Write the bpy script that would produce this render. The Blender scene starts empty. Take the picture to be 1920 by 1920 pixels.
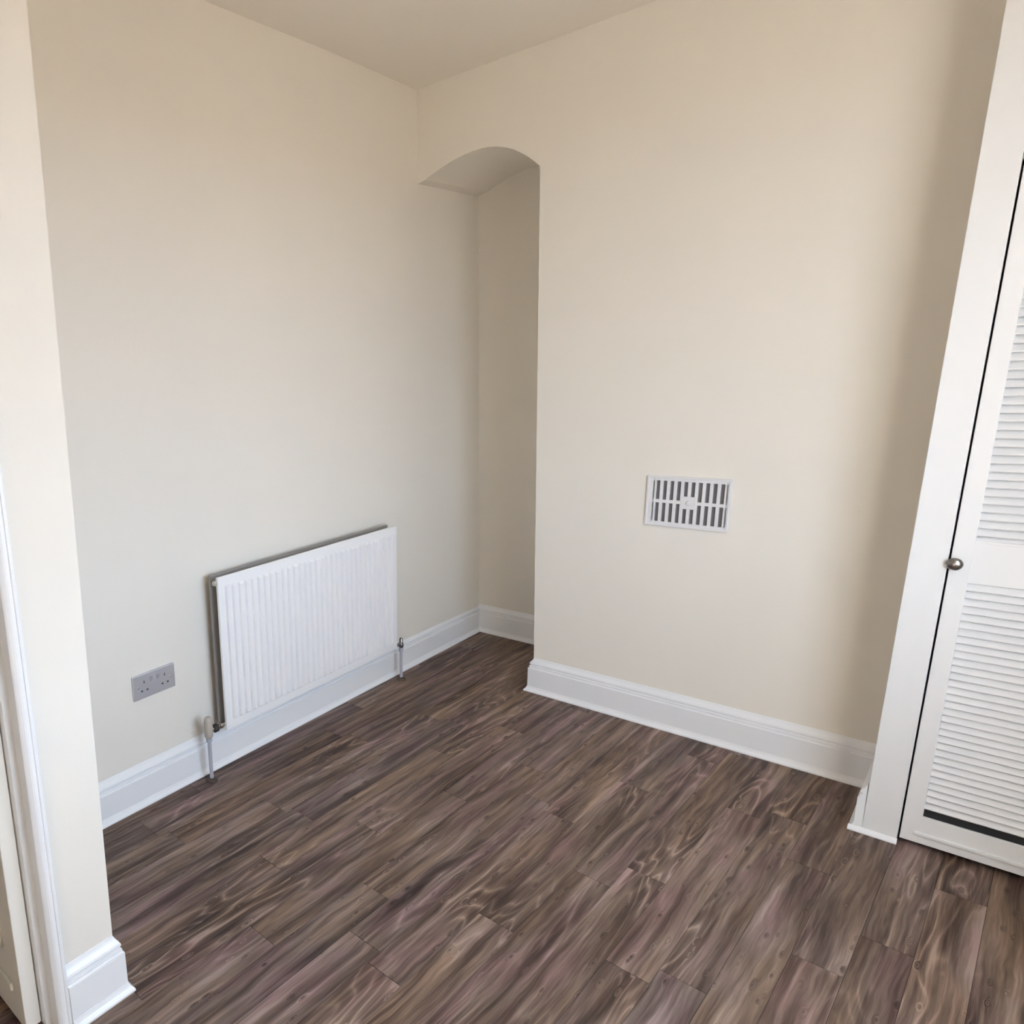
import bpy, bmesh, math, random
from mathutils import Vector, Matrix

random.seed(7)
S = bpy.context.scene
COL = S.collection

# ------------------------------------------------------------------ camera
F, PX, PY = 1357.03, 485.97, 1016.28
cam = bpy.data.cameras.new('camera')
cam.sensor_fit = 'HORIZONTAL'
cam.sensor_width = 36.0
cam.lens = F / 1920 * 36
cam.shift_x = (960 - PX) / 1920
cam.shift_y = (PY - 960) / 1920
cam.clip_start = 0.02
camo = bpy.data.objects.new('camera', cam)
COL.objects.link(camo)
_y, _p, _r = -0.8189, -0.2263, 0.0503
fw = Vector((math.cos(_p) * math.sin(_y), math.cos(_p) * math.cos(_y), math.sin(_p)))
rt = Vector((math.cos(_y), -math.sin(_y), 0))
dn = fw.cross(rt)
r2 = rt * math.cos(_r) + dn * math.sin(_r)
d2 = -rt * math.sin(_r) + dn * math.cos(_r)
M = Matrix((r2, -d2, -fw)).transposed().to_4x4()
M.translation = Vector((2.0154, -2.0658, 1.4709))
camo.matrix_world = M
S.camera = camo

# ------------------------------------------------------------------ light, exposure
S.view_settings.view_transform = 'Standard'
S.view_settings.look = 'None'
S.view_settings.gamma = 1.0
S.view_settings.use_curve_mapping = False
S.view_settings.exposure = 0.80
S.cycles.use_denoising = True
S.cycles.max_bounces = 14
S.cycles.diffuse_bounces = 10

world = bpy.data.worlds.new('sky')
S.world = world
world.use_nodes = True
bg = world.node_tree.nodes['Background']
bg.inputs['Color'].default_value = (0.65, 0.80, 1.0, 1)
bg.inputs['Strength'].default_value = 6.0

sun = bpy.data.lights.new('sun', 'SUN')
sun.energy = 38.0
sun.angle = 0.02
sun.color = (1.0, 0.92, 0.82)
suno = bpy.data.objects.new('sun', sun)
COL.objects.link(suno)
suno.rotation_euler = Vector((-0.33, -0.82, -0.46)).to_track_quat('-Z', 'Y').to_euler()   # low sun: lands through the window on the wall and floor behind the camera

# the window in the right wall (outside the frame): x = RW, y WY0..WY1, z WZ0..WZ1
RW, WY0, WY1, WZ0, WZ1 = 2.50, -1.48, -0.12, 0.66, 2.15
def portal(size, size_y, loc, d):
    por = bpy.data.lights.new('window_portal', 'AREA')
    por.shape = 'RECTANGLE'
    por.size, por.size_y = size, size_y
    por.cycles.is_portal = True
    o = bpy.data.objects.new('window_portal', por)
    COL.objects.link(o)
    o.location = loc
    o.rotation_euler = Vector(d).to_track_quat('-Z', 'Z').to_euler()
portal(WY1 - WY0, WZ1 - WZ0, (RW + 0.11, (WY0 + WY1) / 2, (WZ0 + WZ1) / 2), (-1, 0, 0))

# ------------------------------------------------------------------ materials
def mat(name, col, rough=0.5, metal=0.0, spec=0.5, bump=0.0, bscale=60.0, var=0.0):
    m = bpy.data.materials.new(name)
    m.use_nodes = True
    nt = m.node_tree
    b = nt.nodes['Principled BSDF']
    b.inputs['Base Color'].default_value = (*col, 1)
    b.inputs['Roughness'].default_value = rough
    b.inputs['Metallic'].default_value = metal
    b.inputs['Specular IOR Level'].default_value = spec
    tc = nt.nodes.new('ShaderNodeTexCoord')
    if var:
        n = nt.nodes.new('ShaderNodeTexNoise')
        n.inputs['Scale'].default_value = 3.0
        n.inputs['Detail'].default_value = 3.0
        nt.links.new(tc.outputs['Object'], n.inputs['Vector'])
        mx = nt.nodes.new('ShaderNodeMix')
        mx.data_type = 'RGBA'
        mx.inputs['A'].default_value = (*[c * (1 - var) for c in col], 1)
        mx.inputs['B'].default_value = (*[min(1, c * (1 + var)) for c in col], 1)
        nt.links.new(n.outputs['Fac'], mx.inputs['Factor'])
        nt.links.new(mx.outputs['Result'], b.inputs['Base Color'])
    if bump:
        n2 = nt.nodes.new('ShaderNodeTexNoise')
        n2.inputs['Scale'].default_value = bscale
        n2.inputs['Detail'].default_value = 4.0
        nt.links.new(tc.outputs['Object'], n2.inputs['Vector'])
        bp = nt.nodes.new('ShaderNodeBump')
        bp.inputs['Strength'].default_value = bump
        bp.inputs['Distance'].default_value = 0.004
        nt.links.new(n2.outputs['Fac'], bp.inputs['Height'])
        nt.links.new(bp.outputs['Normal'], b.inputs['Normal'])
    return m

WALL = mat('wall_paint', (0.80, 0.764, 0.70), 0.85, spec=0.2, bump=0.12, bscale=45, var=0.012)
CEIL = mat('ceiling_paint', (0.80, 0.764, 0.70), 0.9, spec=0.2, bump=0.1, bscale=40, var=0.012)
TRIM = mat('trim_gloss_white', (0.83, 0.84, 0.86), 0.32, spec=0.5, var=0.01)
WOODW = mat('wardrobe_white', (0.76, 0.765, 0.775), 0.42, spec=0.45, var=0.01)
RADI = mat('radiator_enamel', (0.86, 0.86, 0.87), 0.35, spec=0.5, var=0.008)
RADIN = mat('radiator_inner_shade', (0.30, 0.285, 0.27), 0.6, spec=0.3, var=0.05)  # enamel darkened: the shade inside the radiator is put into this colour
CHROME = mat('chrome', (0.62, 0.60, 0.58), 0.22, metal=1.0, var=0.03)
NICKEL = mat('dark_nickel', (0.30, 0.28, 0.27), 0.28, metal=1.0, var=0.05)
BLACK = mat('black_rubber', (0.02, 0.02, 0.02), 0.5, var=0.1)
PLASTIC = mat('white_plastic', (0.78, 0.77, 0.75), 0.4, var=0.01)
VALVEP = mat('aged_valve_plastic', (0.46, 0.42, 0.37), 0.5, var=0.04)
PIPE = mat('painted_pipe', (0.44, 0.44, 0.50), 0.35, var=0.03)
COLLAR = mat('brown_collar', (0.07, 0.045, 0.035), 0.5, var=0.1)
PLATE = mat('satin_steel', (0.60, 0.60, 0.635), 0.42, metal=0.55, var=0.02)
VENTD = mat('vent_recess_shade', (0.13, 0.125, 0.125), 0.7, var=0.05)  # shade of the recess behind the slots, put into the colour
DARKV = mat('dark_void', (0.05, 0.048, 0.05), 0.8, var=0.05)  # darkness of unlit hollows, put into the colour
VENTM = mat('vent_enamel', (0.74, 0.735, 0.745), 0.4, var=0.01)
DOORM = mat('door_paint', (0.80, 0.765, 0.70), 0.4, var=0.01)
GROUND = mat('sandy_paving', (0.19, 0.15, 0.11), 0.9, bump=0.3, bscale=8, var=0.1)
SUBF = mat('underlay', (0.03, 0.025, 0.022), 0.9, var=0.05)

def wood():
    m = bpy.data.materials.new('smoked_oak_plank')
    m.use_nodes = True
    nt = m.node_tree
    N, L = nt.nodes, nt.links
    b = N['Principled BSDF']
    tc = N.new('ShaderNodeTexCoord')
    oi = N.new('ShaderNodeObjectInfo')

    def math_(op, a, b_=None, clamp=False):
        n = N.new('ShaderNodeMath'); n.operation = op; n.use_clamp = clamp
        for i, v in enumerate((a, b_)):
            if v is None: continue
            if isinstance(v, (int, float)): n.inputs[i].default_value = v
            else: L.new(v, n.inputs[i])
        return n.outputs[0]

    def ramp(fac, stops):
        n = N.new('ShaderNodeValToRGB')
        e = n.color_ramp.elements
        while len(e) > 1: e.remove(e[0])
        e[0].position, e[0].color = stops[0][0], (*stops[0][1], 1)
        for p, c in stops[1:]:
            x = e.new(p); x.color = (*c, 1)
        L.new(fac, n.inputs[0])
        return n.outputs['Color']

    def mix(fac, a, b_, blend='MIX'):
        n = N.new('ShaderNodeMix'); n.data_type = 'RGBA'; n.blend_type = blend
        for k, v in (('Factor', fac), ('A', a), ('B', b_)):
            if isinstance(v, (int, float)): n.inputs[k].default_value = v
            elif isinstance(v, tuple): n.inputs[k].default_value = (*v, 1)
            else: L.new(v, n.inputs[k])
        return n.outputs['Result']

    # a different piece of the print on every plank
    off = N.new('ShaderNodeCombineXYZ')
    L.new(math_('MULTIPLY', oi.outputs['Random'], 37.0), off.inputs[0])
    L.new(math_('MULTIPLY', oi.outputs['Random'], 91.0), off.inputs[1])
    L.new(math_('MULTIPLY', oi.outputs['Random'], 13.0), off.inputs[2])
    add = N.new('ShaderNodeVectorMath'); add.operation = 'ADD'
    L.new(tc.outputs['Object'], add.inputs[0]); L.new(off.outputs[0], add.inputs[1])

    def vec(sx, sy):
        n = N.new('ShaderNodeVectorMath'); n.operation = 'MULTIPLY'
        L.new(add.outputs[0], n.inputs[0]); n.inputs[1].default_value = (sx, sy, 1)
        return n.outputs[0]

    def noise(v, sc, det=4, rough=0.55, dist=0.0):
        n = N.new('ShaderNodeTexNoise')
        n.inputs['Scale'].default_value = sc; n.inputs['Detail'].default_value = det
        n.inputs['Roughness'].default_value = rough; n.inputs['Distortion'].default_value = dist
        L.new(v, n.inputs['Vector'])
        return n.outputs['Fac']

    # grain lines wander, and swerve round the knots
    vo = N.new('ShaderNodeTexVoronoi')
    L.new(vec(9.0, 3.0), vo.inputs['Vector'])
    sep = N.new('ShaderNodeSeparateColor'); L.new(vo.outputs['Color'], sep.inputs[0])
    has = math_('GREATER_THAN', sep.outputs[0], 0.66)                            # only some cells hold a knot
    near = math_('MULTIPLY', math_('SUBTRACT', 1.0, math_('MULTIPLY', vo.outputs['Distance'], 2.4, True), True), has)
    near2 = math_('POWER', near, 2.0)
    sx_ = N.new('ShaderNodeSeparateXYZ'); L.new(add.outputs[0], sx_.inputs[0])
    wob = noise(vec(5.0, 2.2), 1.0, 3, 0.6)
    wob2 = noise(vec(22.0, 6.0), 1.0, 2, 0.5)
    xw_ = math_('ADD', sx_.outputs[0], math_('MULTIPLY', wob, 0.040))
    xw_ = math_('ADD', xw_, math_('MULTIPLY', wob2, 0.010))
    xw_ = math_('ADD', xw_, math_('MULTIPLY', near2, 0.022))

    def wvec(kx, ky):
        n = N.new('ShaderNodeCombineXYZ')
        L.new(math_('MULTIPLY', xw_, kx), n.inputs[0]); L.new(math_('MULTIPLY', sx_.outputs[1], ky), n.inputs[1]); L.new(sx_.outputs[2], n.inputs[2])
        return n.outputs[0]
    streak = noise(wvec(46.0, 1.5), 1.0, 4, 0.62)
    broad = noise(wvec(15.0, 2.0), 1.0, 3, 0.6)
    fine = noise(wvec(190.0, 7.0), 1.0, 3, 0.65)
    # cathedral arcs: contour lines of a long field, shown only in places
    field = math_('ADD', math_('MULTIPLY', noise(vec(9.0, 1.15), 1.0, 2, 0.45, 0.3), 6.0), math_('MULTIPLY', near2, 1.6))
    rings = math_('PINGPONG', math_('MULTIPLY', field, 2.6), 0.5)
    line = math_('POWER', math_('MULTIPLY', rings, 2.0), 3.0)
    where = math_('MULTIPLY', math_('SUBTRACT', noise(vec(6.0, 1.4), 1.0, 2, 0.5), 0.46), 5.0, True)
    where = math_('MAXIMUM', where, math_('MULTIPLY', near, 1.2, True))
    arcs = math_('MULTIPLY', math_('SUBTRACT', line, 0.35), where)
    g = math_('ADD', math_('MULTIPLY', streak, 0.56), math_('MULTIPLY', broad, 0.40))
    g = math_('ADD', g, math_('MULTIPLY', fine, 0.20))
    g = math_('ADD', g, math_('MULTIPLY', arcs, 0.20))
    base = ramp(g, [(0.405, (0.036, 0.023, 0.019)), (0.49, (0.080, 0.056, 0.046)), (0.555, (0.138, 0.103, 0.085)),
                    (0.63, (0.215, 0.167, 0.143)), (0.74, (0.37, 0.305, 0.270))])
    tint = ramp(oi.outputs['Random'], [(0.0, (0.97, 0.92, 0.95)), (0.25, (1.08, 0.99, 0.91)), (0.5, (0.90, 0.88, 0.90)),
                                       (0.75, (1.0, 0.95, 0.92)), (1.0, (1.10, 1.02, 0.92))])
    c = mix(1.0, base, tint, 'MULTIPLY')
    hue = ramp(noise(vec(9.0, 2.4), 1.0, 2, 0.5), [(0.36, (0.98, 0.83, 0.90)), (0.48, (1.0, 0.97, 0.95)), (0.62, (1.06, 0.97, 0.84))])
    c = mix(0.9, c, hue, 'MULTIPLY')
    dark = math_('MULTIPLY', math_('POWER', near, 4.0), 1.0, True)
    c = mix(dark, c, (0.018, 0.012, 0.010))
    L.new(c, b.inputs['Base Color'])
    L.new(math_('ADD', math_('MULTIPLY', fine, 0.18), 0.42), b.inputs['Roughness'])
    b.inputs['Specular IOR Level'].default_value = 0.35
    bp = N.new('ShaderNodeBump')
    bp.inputs['Strength'].default_value = 0.22; bp.inputs['Distance'].default_value = 0.0015
    L.new(g, bp.inputs['Height']); L.new(bp.outputs['Normal'], b.inputs['Normal'])
    return m
WOOD = wood()

# ------------------------------------------------------------------ mesh helpers
def link(name, me, m, parent=None, smooth=False):
    me.materials.append(m)
    if smooth:
        for p in me.polygons: p.use_smooth = True
    o = bpy.data.objects.new(name, me)
    COL.objects.link(o)
    if parent: o.parent = parent
    return o

def mesh(name, verts, faces, m, parent=None, smooth=False):
    me = bpy.data.meshes.new(name)
    me.from_pydata([tuple(v) for v in verts], [], faces)
    bm = bmesh.new(); bm.from_mesh(me)
    bmesh.ops.recalc_face_normals(bm, faces=bm.faces)
    bm.to_mesh(me); bm.free()
    return link(name, me, m, parent, smooth)

def from_bm(name, bm, m, parent=None, smooth=False):
    bmesh.ops.recalc_face_normals(bm, faces=bm.faces)
    me = bpy.data.meshes.new(name); bm.to_mesh(me); bm.free()
    return link(name, me, m, parent, smooth)

def add_box(bm, lo, hi, bev=0.0, seg=2):
    t = bmesh.new()
    bmesh.ops.create_cube(t, size=1)
    for v in t.verts:
        v.co = Vector([(lo[i] + hi[i]) / 2 + v.co[i] * (hi[i] - lo[i]) for i in range(3)])
    if bev:
        bmesh.ops.bevel(t, geom=t.edges[:], offset=bev, segments=seg, affect='EDGES', profile=0.5)
    me = bpy.data.meshes.new('tmp'); t.to_mesh(me); t.free()
    bm.from_mesh(me); bpy.data.meshes.remove(me)

def add_lathe(bm, prof, loc, axis=(0, 0, 1), n=24):
    q = Vector((0, 0, 1)).rotation_difference(Vector(axis)).to_matrix()
    rings = []
    for r, h in prof:
        if r < 1e-6:
            rings.append([bm.verts.new(q @ Vector((0, 0, h)) + Vector(loc))])
        else:
            rings.append([bm.verts.new(q @ Vector((r * math.cos(2 * math.pi * k / n), r * math.sin(2 * math.pi * k / n), h)) + Vector(loc)) for k in range(n)])
    for a, b in zip(rings, rings[1:]):
        for k in range(n):
            k2 = (k + 1) % n
            if len(a) == 1 and len(b) == 1: continue
            if len(a) == 1: bm.faces.new((a[0], b[k], b[k2]))
            elif len(b) == 1: bm.faces.new((a[k], b[0], a[k2]))
            else: bm.faces.new((a[k], b[k], b[k2], a[k2]))

def empty(name, loc=(0, 0, 0)):
    o = bpy.data.objects.new(name, None)
    o.empty_display_size = 0.1
    o.location = loc
    COL.objects.link(o)
    return o

def keep_parent(child, root):
    """parent a mesh whose vertices are in world coordinates"""
    child.parent = root
    child.matrix_parent_inverse = Matrix.Translation(root.location).inverted()

def structure(o):
    o['kind'] = 'structure'
    return o

def tag(o, label, cat, group=None):
    o['label'] = label; o['category'] = cat
    if group: o['group'] = group
    return o

def bevel(o, w=0.002, seg=2):
    md = o.modifiers.new('bevel', 'BEVEL'); md.width = w; md.segments = seg; md.limit_method = 'ANGLE'
    md.angle_limit = 0.6
    return o

# ------------------------------------------------------------------ the room's measures (metres)
H = 2.658
YB, YN = 0.932, 1.489            # chimney-breast wall, back of the alcove
XP, YP = 0.637, -1.315           # pier wall face, its end
YW = 0.610                       # wardrobe front
YR = -3.0                        # wall behind the camera
HX = -1.0                        # hall wall

def xl(y, z):                    # the old left wall leans out a little towards the alcove
    t = max(0.0, (y - 0.2) / 1.29)
    return t * (0.012 - 0.056 * (z / 2.3))

# left wall of the recess
ys = [YP - 0.02, -0.9, -0.3, 0.3, 0.932, 1.2, YN + 0.02]
zs = [-0.02, 0.6, 1.2, 1.8, 2.3, H + 0.02]
v, f = [], []
for y in ys:
    for z in zs:
        v.append((xl(y, z), y, z)); 
nz = len(zs)
for i in range(len(ys) - 1):
    for j in range(nz - 1):
        f.append((i * nz + j, (i + 1) * nz + j, (i + 1) * nz + j + 1, i * nz + j + 1))
structure(mesh('wall_left', v, f, WALL, smooth=True))

# chimney breast wall with the segmental arch over the alcove
arch = [(-0.016, 2.272), (0.015, 2.285), (0.05, 2.300), (0.085, 2.3125), (0.117, 2.322), (0.16, 2.3345), (0.208, 2.3435),
        (0.25, 2.3475), (0.290, 2.3485), (0.325, 2.346), (0.36, 2.339), (0.404, 2.3245), (0.435, 2.310), (0.462, 2.2935),
        (0.487, 2.2765), (0.51, 2.2585), (0.530, 2.241), (0.549, 2.222)]
def xa(z): return 0.604 - 0.0247 * z
v, f = [], []
def q(*pts):
    b = len(v); v.extend(pts); f.append(tuple(range(b, b + len(pts))))
for (x0, z0), (x1, z1) in zip(arch, arch[1:]):
    a0 = x0 if x0 > 0 else x0 - 0.03
    q((a0, YB, z0), (x1, YB, z1), (x1, YB, H + .02), (a0 - (0.02 if x0 < 0 else 0), YB, H + .02))
    q((a0, YB, z0), (x1, YB, z1), (x1 - 0.01, YN + .03, z1 + .020), (a0 - 0.01, YN + .03, z0 + .020))
zl = [0.0 - .02, 0.5, 1.0, 1.5, 2.0, 2.222]
for z0, z1 in zip(zl, zl[1:]):
    q((xa(z0), YB, z0), (2.75, YB, z0), (2.75, YB, z1), (xa(z1), YB, z1))
    q((xa(z0), YB, z0), (xa(z1), YB, z1), (xa(z1), YN + .03, z1 + (.05 if z1 > 2.2 else 0)), (xa(z0), YN + .03, z0))
q((0.549, YB, 2.222), (2.75, YB, 2.222), (2.75, YB, H + .02), (0.549, YB, H + .02))
structure(mesh('wall_back', v, f, WALL))
structure(mesh('wall_alcove', [(-0.3, YN, -.02), (2.75, YN, -.02), (2.75, YN, H + .02), (-0.3, YN, H + .02)], [(0, 1, 2, 3)], WALL))

# pier wall: room face, end, door opening (y DY1..DY0), hall face
DY0, DY1, DH, HALLX = -1.490, -2.270, 2.03, 0.520
def yp(z): return YP - 0.020 + 0.018 * min(z, 2.2) 
bm = bmesh.new()
def wallbox(bm, y0, y1, z0, z1):
    add_box(bm, (HALLX, y0, z0), (XP, y1, z1))
v, f = [], []
zz = [-0.02, 0.5, 1.0, 1.6, 2.2, H + .02]
for z0, z1 in zip(zz, zz[1:]):
    q((XP, yp(z0), z0), (XP, DY0, z0), (XP, DY0, z1), (XP, yp(z1), z1))
    q((XP, yp(z0), z0), (XP, yp(z1), z1), (-0.02, yp(z1), z1), (-0.02, yp(z0), z0))
q((XP, DY0, DH), (XP, DY1, DH), (XP, DY1, H + .02), (XP, DY0, H + .02))
q((XP, DY1, -.02), (XP, YR, -.02), (XP, YR, H + .02), (XP, DY1, H + .02))
q((HALLX, DY0, DH), (HALLX, DY1, DH), (HALLX, DY1, H + .02), (HALLX, DY0, H + .02))
q((HALLX, DY1, -.02), (HALLX, YR, -.02), (HALLX, YR, H + .02), (HALLX, DY1, H + .02))
q((HALLX, DY0, -.02), (HALLX, -1.43, -.02), (HALLX, -1.43, H + .02), (HALLX, DY0, H + .02))
q((HALLX, DY0, -.02), (XP, DY0, -.02), (XP, DY0, DH), (HALLX, DY0, DH))
q((HALLX, DY1, -.02), (XP, DY1, -.02), (XP, DY1, DH), (HALLX, DY1, DH))
q((HALLX, DY0, DH), (XP, DY0, DH), (XP, DY1, DH), (HALLX, DY1, DH))
structure(mesh('wall_pier', v, f, WALL))
# hall shell beyond the door
v, f = [], []
q((HALLX, -1.43, -.02), (HX, -1.43, -.02), (HX, -1.43, H + .02), (HALLX, -1.43, H + .02))
q((HX, -1.43, -.02), (HX, YR, -.02), (HX, YR, H + .02), (HX, -1.43, H + .02))
q((HX, YR, -.02), (HALLX, YR, -.02), (HALLX, YR, H + .02), (HX, YR, H + .02))
structure(mesh('wall_hall', v, f, WALL))
# wall behind the camera, right wall with the window opening
bm = bmesh.new()
add_box(bm, (HX - .1, YR - .22, -.05), (RW + .22, YR, H + .05))
structure(from_bm('wall_front', bm, WALL))
bm = bmesh.new()
add_box(bm, (RW, YR - .1, -.05), (RW + .22, WY0, H + .05))
add_box(bm, (RW, WY1, -.05), (RW + .22, YB + .05, H + .05))
add_box(bm, (RW, WY0, -.05), (RW + .22, WY1, WZ0))
add_box(bm, (RW, WY0, WZ1), (RW + .22, WY1, H + .05))
structure(from_bm('wall_right', bm, WALL))
bm = bmesh.new()
for lo, hi in (((RW + .08, WY0, WZ0), (RW + .14, WY0 + .05, WZ1)), ((RW + .08, WY1 - .05, WZ0), (RW + .14, WY1, WZ1)),
               ((RW + .08, WY0, WZ0), (RW + .14, WY1, WZ0 + .06)), ((RW + .08, WY0, WZ1 - .05), (RW + .14, WY1, WZ1)),
               ((RW + .08, (WY0 + WY1) / 2 - .025, WZ0), (RW + .14, (WY0 + WY1) / 2 + .025, WZ1))):
    add_box(bm, lo, hi, .003)
structure(from_bm('window_1', bm, TRIM))

# ceiling, ground outside
structure(mesh('ceiling', [(HX - .1, YR - .1, H), (RW + .22, YR - .1, H), (RW + .22, YN + .1, H), (HX - .1, YN + .1, H)], [(0, 1, 2, 3)], CEIL))
structure(mesh('ground', [(RW + .22, -14, -.25), (30, -14, -.25), (30, 14, -.25), (RW + .22, 14, -.25), (-14, -14, -.25), (-14, YR - .22, -.25), (RW + .22, YR - .22, -.25)], [(0, 1, 2, 3), (0, 4, 5, 6)], GROUND))

# ------------------------------------------------------------------ floor: every plank its own piece
floor = structure(mesh('floor', [(HX - .1, YR - .1, -.012), (RW + .1, YR - .1, -.012), (RW + .1, YN + .1, -.012), (HX - .1, YN + .1, -.012)], [(0, 1, 2, 3)], SUBF))
PITCH, PLEN, ANG = 0.1035, 0.914, math.radians(1.9)
X0 = 1.783
known = {}   # lane -> y of an end joint seen in the photo
for xm, yj in ((1.412, -0.036), (1.611, 0.138), (0.971, -0.321), (0.19, -0.893), (0.51, -0.485), (1.564, -0.37), (1.825, -0.10), (1.508, 0.485), (0.933, -0.79)):
    known[math.floor((xm - X0 - math.sin(ANG) * yj) / PITCH)] = yj

def plank_mesh(ln):
    bm = bmesh.new()
    w, b = PITCH / 2 - 0.0003, 0.0008
    z0, z1 = -0.012, 0.0
    l2 = ln / 2 - 0.0003
    A = [bm.verts.new((sx * w, sy * l2, z0)) for sx, sy in ((-1, -1), (1, -1), (1, 1), (-1, 1))]
    B = [bm.verts.new((sx * w, sy * l2, z1 - b * .8)) for sx, sy in ((-1, -1), (1, -1), (1, 1), (-1, 1))]
    Cc = [bm.verts.new((sx * (w - b), sy * (l2 - b), z1)) for sx, sy in ((-1, -1), (1, -1), (1, 1), (-1, 1))]
    for P, Q in ((A, B), (B, Cc)):
        for k in range(4):
            bm.faces.new((P[k], P[(k + 1) % 4], Q[(k + 1) % 4], Q[k]))
    bm.faces.new(Cc)
    bmesh.ops.recalc_face_normals(bm, faces=bm.faces)
    me = bpy.data.meshes.new('plank'); bm.to_mesh(me); bm.free()
    me.materials.append(WOOD)
    return me
full = plank_mesh(PLEN)
def place_plank(xc, y0, y1):
    if y1 - y0 < 0.03: return
    me = full if abs(y1 - y0 - PLEN) < 1e-4 else plank_mesh(y1 - y0)
    o = bpy.data.objects.new('plank', me)
    COL.objects.link(o)
    ym = (y0 + y1) / 2
    o.location = (xc + math.tan(ANG) * ym, ym, random.uniform(-0.0004, 0.0))
    o.rotation_euler = (0, 0, -ANG)
    o.parent = floor
def span(x):                       # y range a lane has to cover
    if x < -0.08: return (YR, -1.46)
    if x < 0.06: return (YR, 1.47)
    if x < 0.62: return (YR, 1.47)
    if x < 1.80: return (YR, 0.92)
    return (YR, 0.92)
lane = math.floor((HX - 0.05 - X0) / PITCH)
while X0 + lane * PITCH < RW:
    xc = X0 + (lane + .5) * PITCH
    lo, hi = span(xc)
    yj = known.get(lane, lo + ((lane * 0.377) % 1.0) * PLEN)
    while yj > lo: yj -= PLEN
    y = yj
    while y < hi:
        a, b = max(y, lo), min(y + PLEN, hi)
        # far behind the camera nothing is seen of the boards
        if b > -2.6: place_plank(xc, a, b)
        y += PLEN
    lane += 1
structure(mesh('floor_rear', [(HX, YR, -.004), (RW, YR, -.004), (RW, -2.4, -.004), (HX, -2.4, -.004)], [(0, 1, 2, 3)], WOOD))

# ------------------------------------------------------------------ skirting boards
PROF = [(0.0, 0.0), (0.033, 0.0), (0.033, 0.005), (0.030, 0.009), (0.0255, 0.014), (0.0225, 0.020), (0.0215, 0.024), (0.0205, 0.024),
        (0.0205, 0.1085), (0.0200, 0.1110), (0.0165, 0.1125), (0.0150, 0.1140), (0.0160, 0.1155), (0.0165, 0.1195), (0.0155, 0.1225), (0.0105, 0.1235), (0.0100, 0.1275), (0.0145, 0.1285), (0.0155, 0.1310),
        (0.0150, 0.1345), (0.0130, 0.1385), (0.0095, 0.1430), (0.0060, 0.1480), (0.0035, 0.1530), (0.0022, 0.1570), (0.0, 0.1580)]
def skirting(name, path, dirs, cap0=True, cap1=True, zs=1.0):
    """path: floor points along the wall, dirs: mitred outward vectors at each point"""
    v, f = [], []
    n = len(PROF)
    for (x, y), (dx, dy) in zip(path, dirs):
        for d, z in PROF: v.append((x + dx * d, y + dy * d, z * zs))
    for i in range(len(path) - 1):
        for k in range(n - 1):
            f.append((i * n + k, i * n + k + 1, (i + 1) * n + k + 1, (i + 1) * n + k))
    if cap0: f.append(tuple(range(n)))
    if cap1: f.append(tuple(range((len(path) - 1) * n, len(path) * n))[::-1])
    return structure(mesh(name, v, f, TRIM))
skirting('baseboard_left', [(0.0, yp(0)), (0.0, YN)], [(1, 1), (1, -1)], zs=0.97)
skirting('baseboard_alcove', [(0.0, YN), (xa(0), YN)], [(1, -1), (-1, -1)], zs=0.97)
skirting('baseboard_back', [(xa(0), YN), (xa(0), YB), (1.822, YB)], [(-1, -1), (-1, -1), (-1, -1)])
skirting('baseboard_wardrobe', [(1.822, YB), (1.822, YW + .002)], [(-1, -1), (-1, 0)])
skirting('baseboard_pier', [(XP, -1.4665), (XP, yp(0)), (0.0, yp(0))], [(1, 0), (1, 1), (1, 1)], zs=1.02)

# ------------------------------------------------------------------ doorway in the pier wall
# trim_1: architrave (moulded), trim_2: door lining with its stop
AP = [(0.0, 0.0), (0.0, 0.016), (0.003, 0.0185), (0.008, 0.0185), (0.010, 0.016), (0.012, 0.0165), (0.017, 0.0165), (0.021, 0.015), (0.026, 0.011), (0.029, 0.008), (0.030, 0.006), (0.030, 0.0)]
def architrave(name, y0, sgn):
    v = []; n = len(AP)
    for z in (0.0, DH + .03):
        for d, t in AP: v.append((XP + t, y0 + sgn * d, z))
    f = [(k, k + 1, n + k + 1, n + k) for k in range(n - 1)] + [tuple(range(n)), tuple(range(2 * n - 1, n - 1, -1))]
    return structure(mesh(name, v, f, TRIM))
architrave('trim_1', -1.4665, -1)
architrave('trim_3', DY1 - .03, 1)
bm = bmesh.new()
add_box(bm, (XP, DY1 - .03, DH - .005), (XP + .016, -1.4665, DH + .03), .002)
structure(from_bm('trim_4', bm, TRIM))
bm = bmesh.new()
add_box(bm, (HALLX - .01, DY0 - .004, 0), (XP + .001, DY0 + .02, DH))
add_box(bm, (0.552, DY0 - .020, 0), (0.606, DY0, DH), .0015)
add_box(bm, (HALLX - .01, DY1 - .02, 0), (XP + .001, DY1 + .004, DH))
add_box(bm, (0.552, DY1, 0), (0.604, DY1 + .014, DH), .0015)
add_box(bm, (HALLX - .01, DY1, DH - .004), (XP + .001, DY0, DH + .02))
structure(from_bm('trim_2', bm, TRIM))
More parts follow.
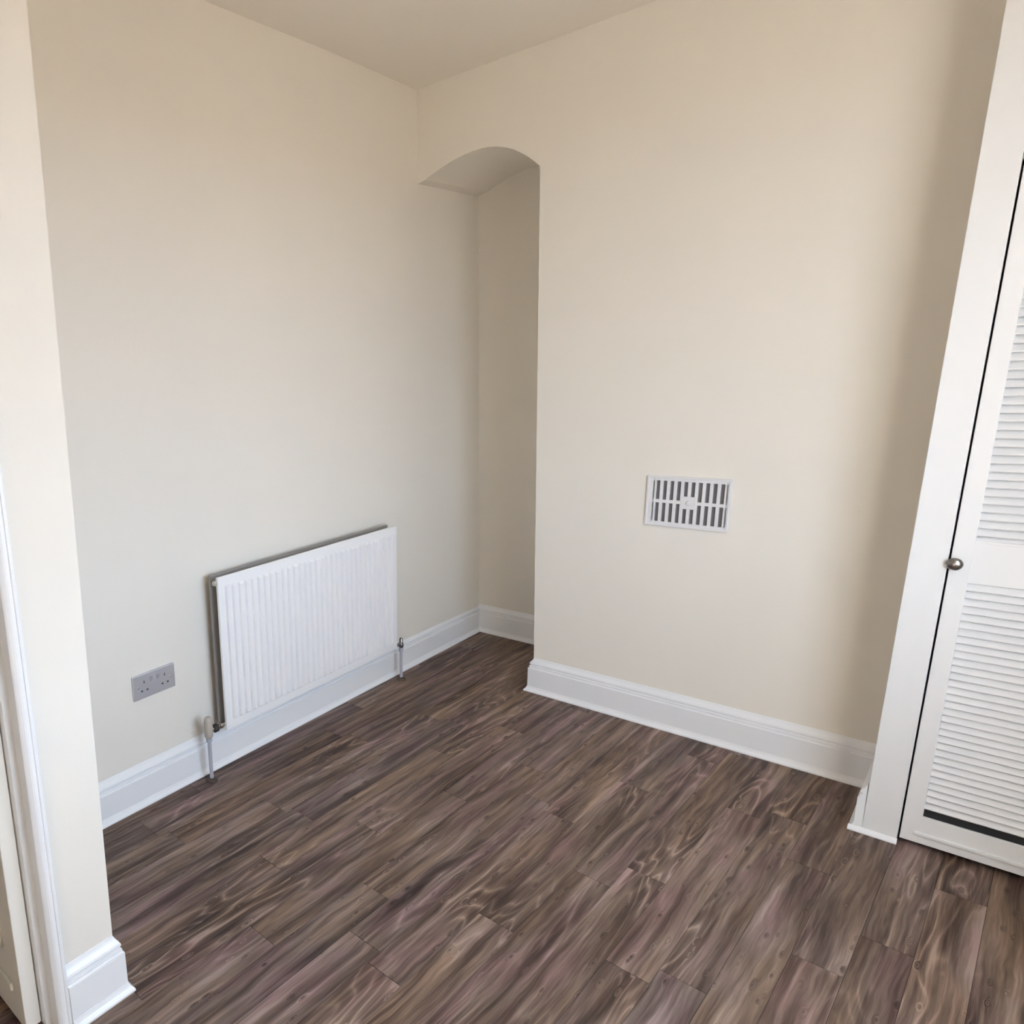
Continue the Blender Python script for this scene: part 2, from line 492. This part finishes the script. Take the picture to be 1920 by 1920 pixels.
# door leaf standing open into the hall
door = empty('door_1', (0.588, -1.529, 0.0)); structure(door)
bm = bmesh.new()
add_box(bm, (-0.170, -1.550, 0.008), (0.588, -1.513, 2.0), .0025)
leaf = from_bm('door_leaf', bm, DOORM); keep_parent(leaf, door)
for (x0, x1, z0, z1) in ((-0.07, 0.180, 0.20, 0.88), (0.265, 0.525, 0.20, 0.88), (-0.07, 0.180, 1.05, 1.88), (0.265, 0.525, 1.05, 1.88)):
    bm = bmesh.new()
    for (a, b, c, d) in ((x0, x1, z0, z0 + .022), (x0, x1, z1 - .022, z1), (x0, x0 + .022, z0, z1), (x1 - .022, x1, z0, z1)):
        add_box(bm, (a, -1.559, c), (b, -1.549, d), .004)
    add_box(bm, (x0 + .05, -1.555, z0 + .05), (x1 - .05, -1.549, z1 - .05), .005)
    p = from_bm('panel_moulding', bm, DOORM); keep_parent(p, door)
bm = bmesh.new()
add_box(bm, (-0.165, -1.558, 0.095), (0.548, -1.549, 0.118), .004)
p = from_bm('bottom_bead', bm, DOORM); keep_parent(p, door)
for z in (0.90, 1.14, 1.75):
    bm = bmesh.new()
    add_lathe(bm, [(0, -.026), (.0045, -.026), (.0045, .026), (0, .026)], (0.592, -1.5155, z), n=12)
    add_box(bm, (0.5885, -1.540, z - .025), (0.5905, -1.514, z + .025))
    hg = from_bm('hinge', bm, NICKEL); keep_parent(hg, door)

# ------------------------------------------------------------------ built-in wardrobe with louvred door
WX0, WXT = 1.822, 1.8505         # left edge at the floor / at the ceiling
def wl(z): return WX0 + (WXT - WX0) * z / 2.25
def gl(z): return 1.9045 + (1.924 - 1.9045) * z / 1.887      # left side of the gap beside the door
ward = empty('built_in_wardrobe', (2.16, YW + .15, 0.0))
tag(ward, 'white built-in wardrobe with a louvred door at the right edge of the photo', 'wardrobe')
def wpart(name, bm_or_o, m=WOODW):
    o = from_bm(name, bm_or_o, m) if isinstance(bm_or_o, bmesh.types.BMesh) else bm_or_o
    keep_parent(o, ward); return o
def prism(bm, quad0, quad1):
    A = [bm.verts.new(p) for p in quad0]; B = [bm.verts.new(p) for p in quad1]
    n = len(A)
    for k in range(n): bm.faces.new((A[k], A[(k + 1) % n], B[(k + 1) % n], B[k]))
    bm.faces.new(A[::-1]); bm.faces.new(B)
DTOP = 1.885
bm = bmesh.new()
prism(bm, [(wl(0), YW, 0), (gl(0), YW, 0), (gl(0), YW + .04, 0), (wl(0), YW + .04, 0)],
      [(wl(H), YW, H), (gl(H), YW, H), (gl(H), YW + .04, H), (wl(H), YW + .04, H)])
bevel(wpart('frame_stile', bm), .0015)
bm = bmesh.new()
prism(bm, [(wl(0), YW + .04, 0), (wl(0) + .02, YW + .04, 0), (wl(0) + .02, YB, 0), (wl(0), YB, 0)],
      [(wl(H), YW + .04, H), (wl(H) + .02, YW + .04, H), (wl(H) + .02, YB, H), (wl(H), YB, H)])
wpart('side_panel', bm, WALL)
bm = bmesh.new(); add_box(bm, (gl(DTOP) + .001, YW, DTOP + .006), (RW, YW + .04, H), .0015); wpart('header_panel', bm)
bm = bmesh.new(); add_box(bm, (2.455, YW, 0), (RW, YW + .04, DTOP + .006), .0015); wpart('frame_stile', bm)
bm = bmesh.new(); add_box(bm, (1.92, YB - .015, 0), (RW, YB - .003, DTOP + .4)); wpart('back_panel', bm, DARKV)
# toe bead across the foot of the stile
bm = bmesh.new()
prof = [(0, 0), (.013, 0), (.013, .004), (.010, .009), (.005, .0125), (0, .014)]
A = [bm.verts.new((WX0 - .033, YW - d, z)) for d, z in prof]; B = [bm.verts.new((1.906, YW - d, z)) for d, z in prof]
for k in range(len(prof)): bm.faces.new((A[k], A[(k + 1) % 6], B[(k + 1) % 6], B[k]))
bm.faces.new(A); bm.faces.new(B[::-1])
wpart('toe_bead', bm, TRIM)
# door: frame (stiles and rails), slats, mid panel, knob, moulding
DX1 = 2.452
def dx(z): return gl(z) + 0.0045
def sx(z): return 1.951 + 0.0095 * z                       # left end of the louvres
ZB, ZM0, ZM1, ZT = 0.108, 0.826, 0.945, 1.793
bm = bmesh.new()
y0, y1 = YW + .001, YW + .036
prism(bm, [(dx(.02), y0, .02), (sx(.02), y0, .02), (sx(.02), y1, .02), (dx(.02), y1, .02)],
      [(dx(DTOP), y0, DTOP), (sx(DTOP), y0, DTOP), (sx(DTOP), y1, DTOP), (dx(DTOP), y1, DTOP)])
add_box(bm, (2.40, y0, .02), (DX1, y1, DTOP))
add_box(bm, (sx(0) - .001, y0 + .0005, .02), (2.401, y0 + .009, ZB))
add_box(bm, (sx(.88) - .001, y0 + .002, ZM0), (2.401, y1, ZM1))
add_box(bm, (sx(1.85) - .001, y0 + .0005, ZT), (2.401, y1, DTOP))
wd = bevel(wpart('door', bm), .0016)
def dpart(name, bm, m=WOODW):
    o = from_bm(name, bm, m); o.parent = wd; return o
bm = bmesh.new(); add_box(bm, (1.938, y0 - .006, .046), (2.43, y0 + .002, .058), .003); dpart('moulding', bm)
# one louvre slat, shared by all
bm = bmesh.new()
sw, st, sl = 0.035, 0.0055, (2.401 - 1.94)
ca, sa = math.cos(math.radians(47)), math.sin(math.radians(47))
sec = [(-sw / 2, -st * .25), (-sw / 2 + .0012, -st / 2), (sw / 2 - .0012, -st / 2), (sw / 2, -st * .25), (sw / 2, st * .25), (sw / 2 - .0012, st / 2), (-sw / 2 + .0012, st / 2), (-sw / 2, st * .25)]
# long axis of the section runs from the low outer edge to the high inner edge
A, B = [], []
for u, w in sec:
    yy, zz_ = u * ca - w * sa, u * sa + w * ca
    A.append(bm.verts.new((0, yy, zz_))); B.append(bm.verts.new((sl, yy, zz_)))
for k in range(8): bm.faces.new((A[k], A[(k + 1) % 8], B[(k + 1) % 8], B[k]))
bm.faces.new(A[::-1]); bm.faces.new(B)
bmesh.ops.recalc_face_normals(bm, faces=bm.faces)
slat_me = bpy.data.meshes.new('slat'); bm.to_mesh(slat_me); bm.free(); slat_me.materials.append(WOODW)
SP = 0.02165
def slats(zlo, zhi):
    z = zhi - .008
    while z > zlo:
        o = bpy.data.objects.new('slat', slat_me); COL.objects.link(o)
        o.location = (sx(z) - .004, y0 + .0145, z); o.parent = wd
        z -= SP
slats(ZB + .030, ZM0)
slats(ZM1 + .004, ZM1 + .0125 + SP * 39)
bm = bmesh.new(); add_box(bm, (1.95, y1 + .0, ZB - .03), (2.42, y1 + .006, ZT + .03)); dpart('slat_gap_shade', bm, DARKV)  # dark sheet added to paint the unlit interior between the slats
bm = bmesh.new()
add_lathe(bm, [(0, 0), (.010, 0), (.010, .002), (.0065, .004), (.006, .006), (.011, .0075), (.0158, .0105), (.0175, .0145), (.0158, .0185), (.0100, .0215), (.004, .0228), (0, .023)], (1.928, y0, .878), (0, -1, 0), 28)
kn = dpart('knob', bm, NICKEL)
for p in kn.data.polygons: p.use_smooth = True
kn['label'] = 'round polished nickel knob'

# ------------------------------------------------------------------ radiator
rad = empty('radiator', (0.06, 0.056, 0.0))
tag(rad, 'white ribbed panel radiator mounted low on the left wall', 'radiator')
RY0, RY1, RZ0, RZ1, RX = -0.478, 0.596, 0.178, 0.772, 0.100
def rpart(name, bm, m=RADI, smooth=False):
    o = from_bm(name, bm, m, smooth=smooth); keep_parent(o, rad); return o
bm = bmesh.new()
NR = 32
my = 0.022
pitch = (RY1 - RY0 - 2 * my) / NR
cols = [(RY0 + .0, 0.0, 0), (RY0 + .002, 0.0, 0), (RY0 + my, 0.0, 0)]
for k in range(NR):
    b0 = RY0 + my + k * pitch
    for t, dpt in ((0.00, 0.0), (0.26, 0.0), (0.36, 1.0), (0.90, 1.0)):
        if k == 0 and t == 0: continue
        cols.append((b0 + t * pitch, dpt, 1))
cols += [(RY1 - my, 0.0, 0), (RY1 - .002, 0.0, 0), (RY1, 0.0, 0)]
DEP = 0.0095                     # raised water channels, valleys between
rows = [(RZ0, 0), (RZ0 + .002, 0), (RZ0 + .034, 0), (RZ0 + .043, 1), (RZ1 - .043, 1), (RZ1 - .034, 0), (RZ1 - .002, 0), (RZ1, 0)]
grid = []
for z, a in rows:
    edge_z = z in (RZ0, RZ1)
    row = []
    for i, (y, dpt, _) in enumerate(cols):
        edge = edge_z or i in (0, len(cols) - 1)
        x = RX - DEP + (DEP * dpt * a) - (0.002 if edge else 0)
        row.append(bm.verts.new((x, y, z)))
    grid.append(row)
for a, b in zip(grid, grid[1:]):
    for i in range(len(cols) - 1):
        bm.faces.new((a[i], a[i + 1], b[i + 1], b[i]))
# rear skin of the front panel
back = [bm.verts.new((RX - .020, y, z)) for y, z in ((RY0, RZ0), (RY1, RZ0), (RY1, RZ1), (RY0, RZ1))]
bm.faces.new(back)
c0, c1, c2, c3 = grid[0], [r[-1] for r in grid], grid[-1], [r[0] for r in grid]
bm.faces.new([back[0], back[1]] + c0[::-1]); bm.faces.new([back[1], back[2]] + c1[::-1])
bm.faces.new([back[3], back[2]] + c2[::-1]); bm.faces.new([back[0], back[3]] + c3[::-1])
rpart('front_panel', bm)
# convector fins folded behind the panel
bm = bmesh.new()
zf = [(RZ0 + .03), (RZ1 - .03)]
n = 36
fp = []
for k in range(n):
    y = RY0 + .03 + (RY1 - RY0 - .06) * k / (n - 1)
    fp += [(RX - .021 if k % 2 == 0 else RX - .050, y), (RX - .050 if k % 2 == 0 else RX - .021, y + .004)]
A = [bm.verts.new((x, y, zf[0])) for x, y in fp]; B = [bm.verts.new((x, y, zf[1])) for x, y in fp]
for k in range(len(fp) - 1): bm.faces.new((A[k], A[k + 1], B[k + 1], B[k]))
rpart('convector_fins', bm, RADIN)
bm = bmesh.new(); add_box(bm, (RX - .068, RY0 + .004, RZ0), (RX - .056, RY1 - .004, RZ1), .002); rpart('rear_panel', bm, RADIN)
for y in (RY0 + .16, RY1 - .16):
    bm = bmesh.new()
    add_box(bm, (0.003, y - .018, RZ0 + .05), (0.007, y + .018, RZ1 - .05)); add_box(bm, (0.003, y - .018, RZ1 - .09), (0.034, y - .014, RZ1 - .06)); add_box(bm, (0.003, y - .018, RZ0 + .06), (0.034, y - .014, RZ0 + .10))
    rpart('wall_bracket', bm, RADIN)
bm = bmesh.new()
add_lathe(bm, [(0, -.02), (.0105, -.02), (.0105, -.004), (.0085, -.002), (.0085, .004), (.004, .006), (0, .006)], (RX - .026, RY0 - .004, RZ1 - .022), (0, -1, 0), 20)
pl = rpart('bleed_plug', bm, VALVEP); pl['label'] = 'cream bleed plug'
# left valve: cap, body, tail, nut, pipe
vx, vy = 0.074, RY0 - .076
bm = bmesh.new()
add_lathe(bm, [(0, .0), (.0135, .0), (.0165, .004), (.0170, .03), (.0165, .062), (.0135, .076), (.008, .081), (0, .082)], (vx, vy, .176), n=24)
cp = rpart('valve_cap', bm, VALVEP, True); cp['label'] = 'cream plastic valve cap'
bm = bmesh.new()
add_lathe(bm, [(0, -.002), (.0085, -.002), (.0105, .006), (.0105, .016), (.009, .020), (.009, .046), (.012, .048), (.012, .06), (.009, .062), (.009, .078), (0, .078)], (vx, vy + .004, .2), (0, 1, 0), 20)
vt = rpart('valve_tail', bm, CHROME)
bm = bmesh.new()
add_lathe(bm, [(0, 0), (.0155, 0), (.0155, .019), (0, .019)], (vx, vy + .024, .2), (0, 1, 0), 6)
nu = rpart('valve_nut', bm, BLACK); nu['label'] = 'black valve nut'
def pipe(x, y, ztop):
    bm = bmesh.new(); add_lathe(bm, [(.0073, 0), (.0073, ztop), (0, ztop)], (x, y, 0), n=20)
    add_lathe(bm, [(0, ztop - .022), (.011, ztop - .022), (.0118, ztop - .02), (.0118, ztop - .006), (.011, ztop - .003), (0, ztop - .003)], (x, y, 0), n=6)
    rpart('pipe', bm, PIPE, False)
    bm = bmesh.new()
    add_lathe(bm, [(.0075, .011), (.012, .0105), (.019, .007), (.0225, .0025), (.023, .0), (.0075, 0)], (x, y, 0), n=24)
    c = rpart('pipe_collar', bm, COLLAR); c['label'] = 'brown pipe collar on the floor'
pipe(vx, vy, .180)
wx, wy = 0.074, RY1 + .052
pipe(wx, wy, .165)
bm = bmesh.new()
add_lathe(bm, [(0, 0), (.010, 0), (.0115, .003), (.0115, .020), (.008, .024), (.0075, .044), (.005, .048), (0, .049)], (wx, wy, .164), n=20)
lk = rpart('lockshield_valve', bm, NICKEL, True); lk['label'] = 'dark metal lockshield valve'
bm = bmesh.new(); add_lathe(bm, [(0, 0), (.008, 0), (.008, .055), (0, .055)], (wx, wy, .185), (0, -1, 0), 16); rpart('valve_tail', bm, CHROME)

# ------------------------------------------------------------------ double wall socket
sock = empty('wall_socket', (0.0, -0.727, 0.437))
tag(sock, 'grey double wall socket on the left wall beside the radiator', 'socket')
SY0, SY1, SZ0, SZ1 = -0.816, -0.638, 0.391, 0.481
def spart(name, bm, m=PLATE):
    o = from_bm(name, bm, m); keep_parent(o, sock); return o
bm = bmesh.new(); add_box(bm, (0.0, SY0, SZ0), (0.009, SY1, SZ1), .0025); spart('face_plate', bm)
for s in (-1, 1):
    yc = (SY0 + SY1) / 2 + s * .044
    # UK layout: earth slot above, live and neutral below; rocker towards the middle top
    bm = bmesh.new(); add_box(bm, (.0088, yc - .002, .446), (.0094, yc + .002, .456)); spart('pin_slot', bm, DARKV)
    for t in (-1, 1):
        bm = bmesh.new(); add_box(bm, (.0088, yc + t * .0115 - .0036, .417), (.0094, yc + t * .0115 + .0036, .423)); spart('pin_slot', bm, DARKV)
    yr = (SY0 + SY1) / 2 + s * .014
    bm = bmesh.new()
    prism(bm, [(.0088, yr - .0055, .446), (.0088, yr + .0055, .446), (.0088, yr + .0055, .464), (.0088, yr - .0055, .464)],
          [(.0105, yr - .005, .447), (.0105, yr + .005, .447), (.0135, yr + .005, .463), (.0135, yr - .005, .463)])
    spart('rocker_switch', bm, BLACK if False else PLATE)
    bm = bmesh.new(); add_lathe(bm, [(0, 0), (.0032, 0), (.0032, .0006), (.002, .0011), (0, .0011)], (.009, (SY0 + SY1) / 2 + s * .070, .436), (1, 0, 0), 12); spart('screw', bm, CHROME)

# ------------------------------------------------------------------ hit-and-miss air vent on the chimney breast
vent = empty('air_vent', (1.172, YB, 0.925))
tag(vent, 'white rectangular air vent with dark slots on the chimney breast wall', 'vent')
VX0, VX1, VZ0, VZ1 = 1.034, 1.309, 0.832, 1.019
def vpart(name, bm, m=VENTM):
    o = from_bm(name, bm, m); keep_parent(o, vent); return o
fx, fz, gx = .0235, .014, .0115
bm = bmesh.new()
ya, yb_ = YB - .008, YB
for lo, hi in (((VX0, ya, VZ0), (VX1, yb_, VZ0 + fz)), ((VX0, ya, VZ1 - fz), (VX1, yb_, VZ1)),
               ((VX0, ya, VZ0 + fz), (VX0 + fx, yb_, VZ1 - fz)), ((VX1 - gx, ya, VZ0 + fz), (VX1, yb_, VZ1 - fz))):
    add_box(bm, lo, hi)
bmesh.ops.remove_doubles(bm, verts=bm.verts, dist=1e-5)
vpart('frame', bm)
bm = bmesh.new()
for lo, hi in (((VX0 - .004, YB - .0105, VZ0 - .004), (VX1 + .004, YB, VZ0 + .004)), ((VX0 - .004, YB - .0105, VZ1 - .004), (VX1 + .004, YB, VZ1 + .004)),
               ((VX0 - .004, YB - .0105, VZ0), (VX0 + .004, YB, VZ1)), ((VX1 - .004, YB - .0105, VZ0), (VX1 + .004, YB, VZ1))):
    add_box(bm, lo, hi, .0025)
vpart('rim', bm)
bm = bmesh.new(); add_box(bm, (VX0 + .02, YB - .0015, VZ0 + .01), (VX1 - .01, YB - .0005, VZ1 - .01)); vpart('recess_shade', bm, VENTD)  # dark sheet painting the shaded recess behind the bars
ix0, ix1, iz0, iz1 = VX0 + fx, VX1 - gx, VZ0 + fz, VZ1 - fz
zc = (iz0 + iz1) / 2
bm = bmesh.new(); add_box(bm, (ix0, ya + .0005, zc - .006), (ix1, YB - .001, zc + .006)); vpart('middle_rail', bm)
NS = 10
pt = (ix1 - ix0) / NS
bm = bmesh.new(); add_box(bm, (-.0055, -.0035, -.5), (.0055, .0035, .5))
bmesh.ops.recalc_face_normals(bm, faces=bm.faces)
bar_me = bpy.data.meshes.new('bar'); bm.to_mesh(bar_me); bm.free(); bar_me.materials.append(VENTM)
for k in range(NS + 1):
    for z0, z1 in ((iz0, zc - .005), (zc + .005, iz1)):
        o = bpy.data.objects.new('bar', bar_me); COL.objects.link(o)
        o.location = (ix0 + k * pt, YB - .0045, (z0 + z1) / 2); o.scale = (1, 1, z1 - z0)
        keep_parent(o, vent)
bm = bmesh.new()
add_box(bm, (ix0 + 4 * pt - .004, YB - .0092, zc - .024), (ix0 + 6 * pt + .004, YB - .001, zc + .024), .003)
vpart('centre_plate', bm)
bm = bmesh.new()
add_lathe(bm, [(0, 0), (.008, 0), (.0085, .003), (.006, .0065), (0, .0075)], (ix0 + 5 * pt, YB - .009, zc), (0, -1, 0), 20)
kk = vpart('slide_knob', bm)
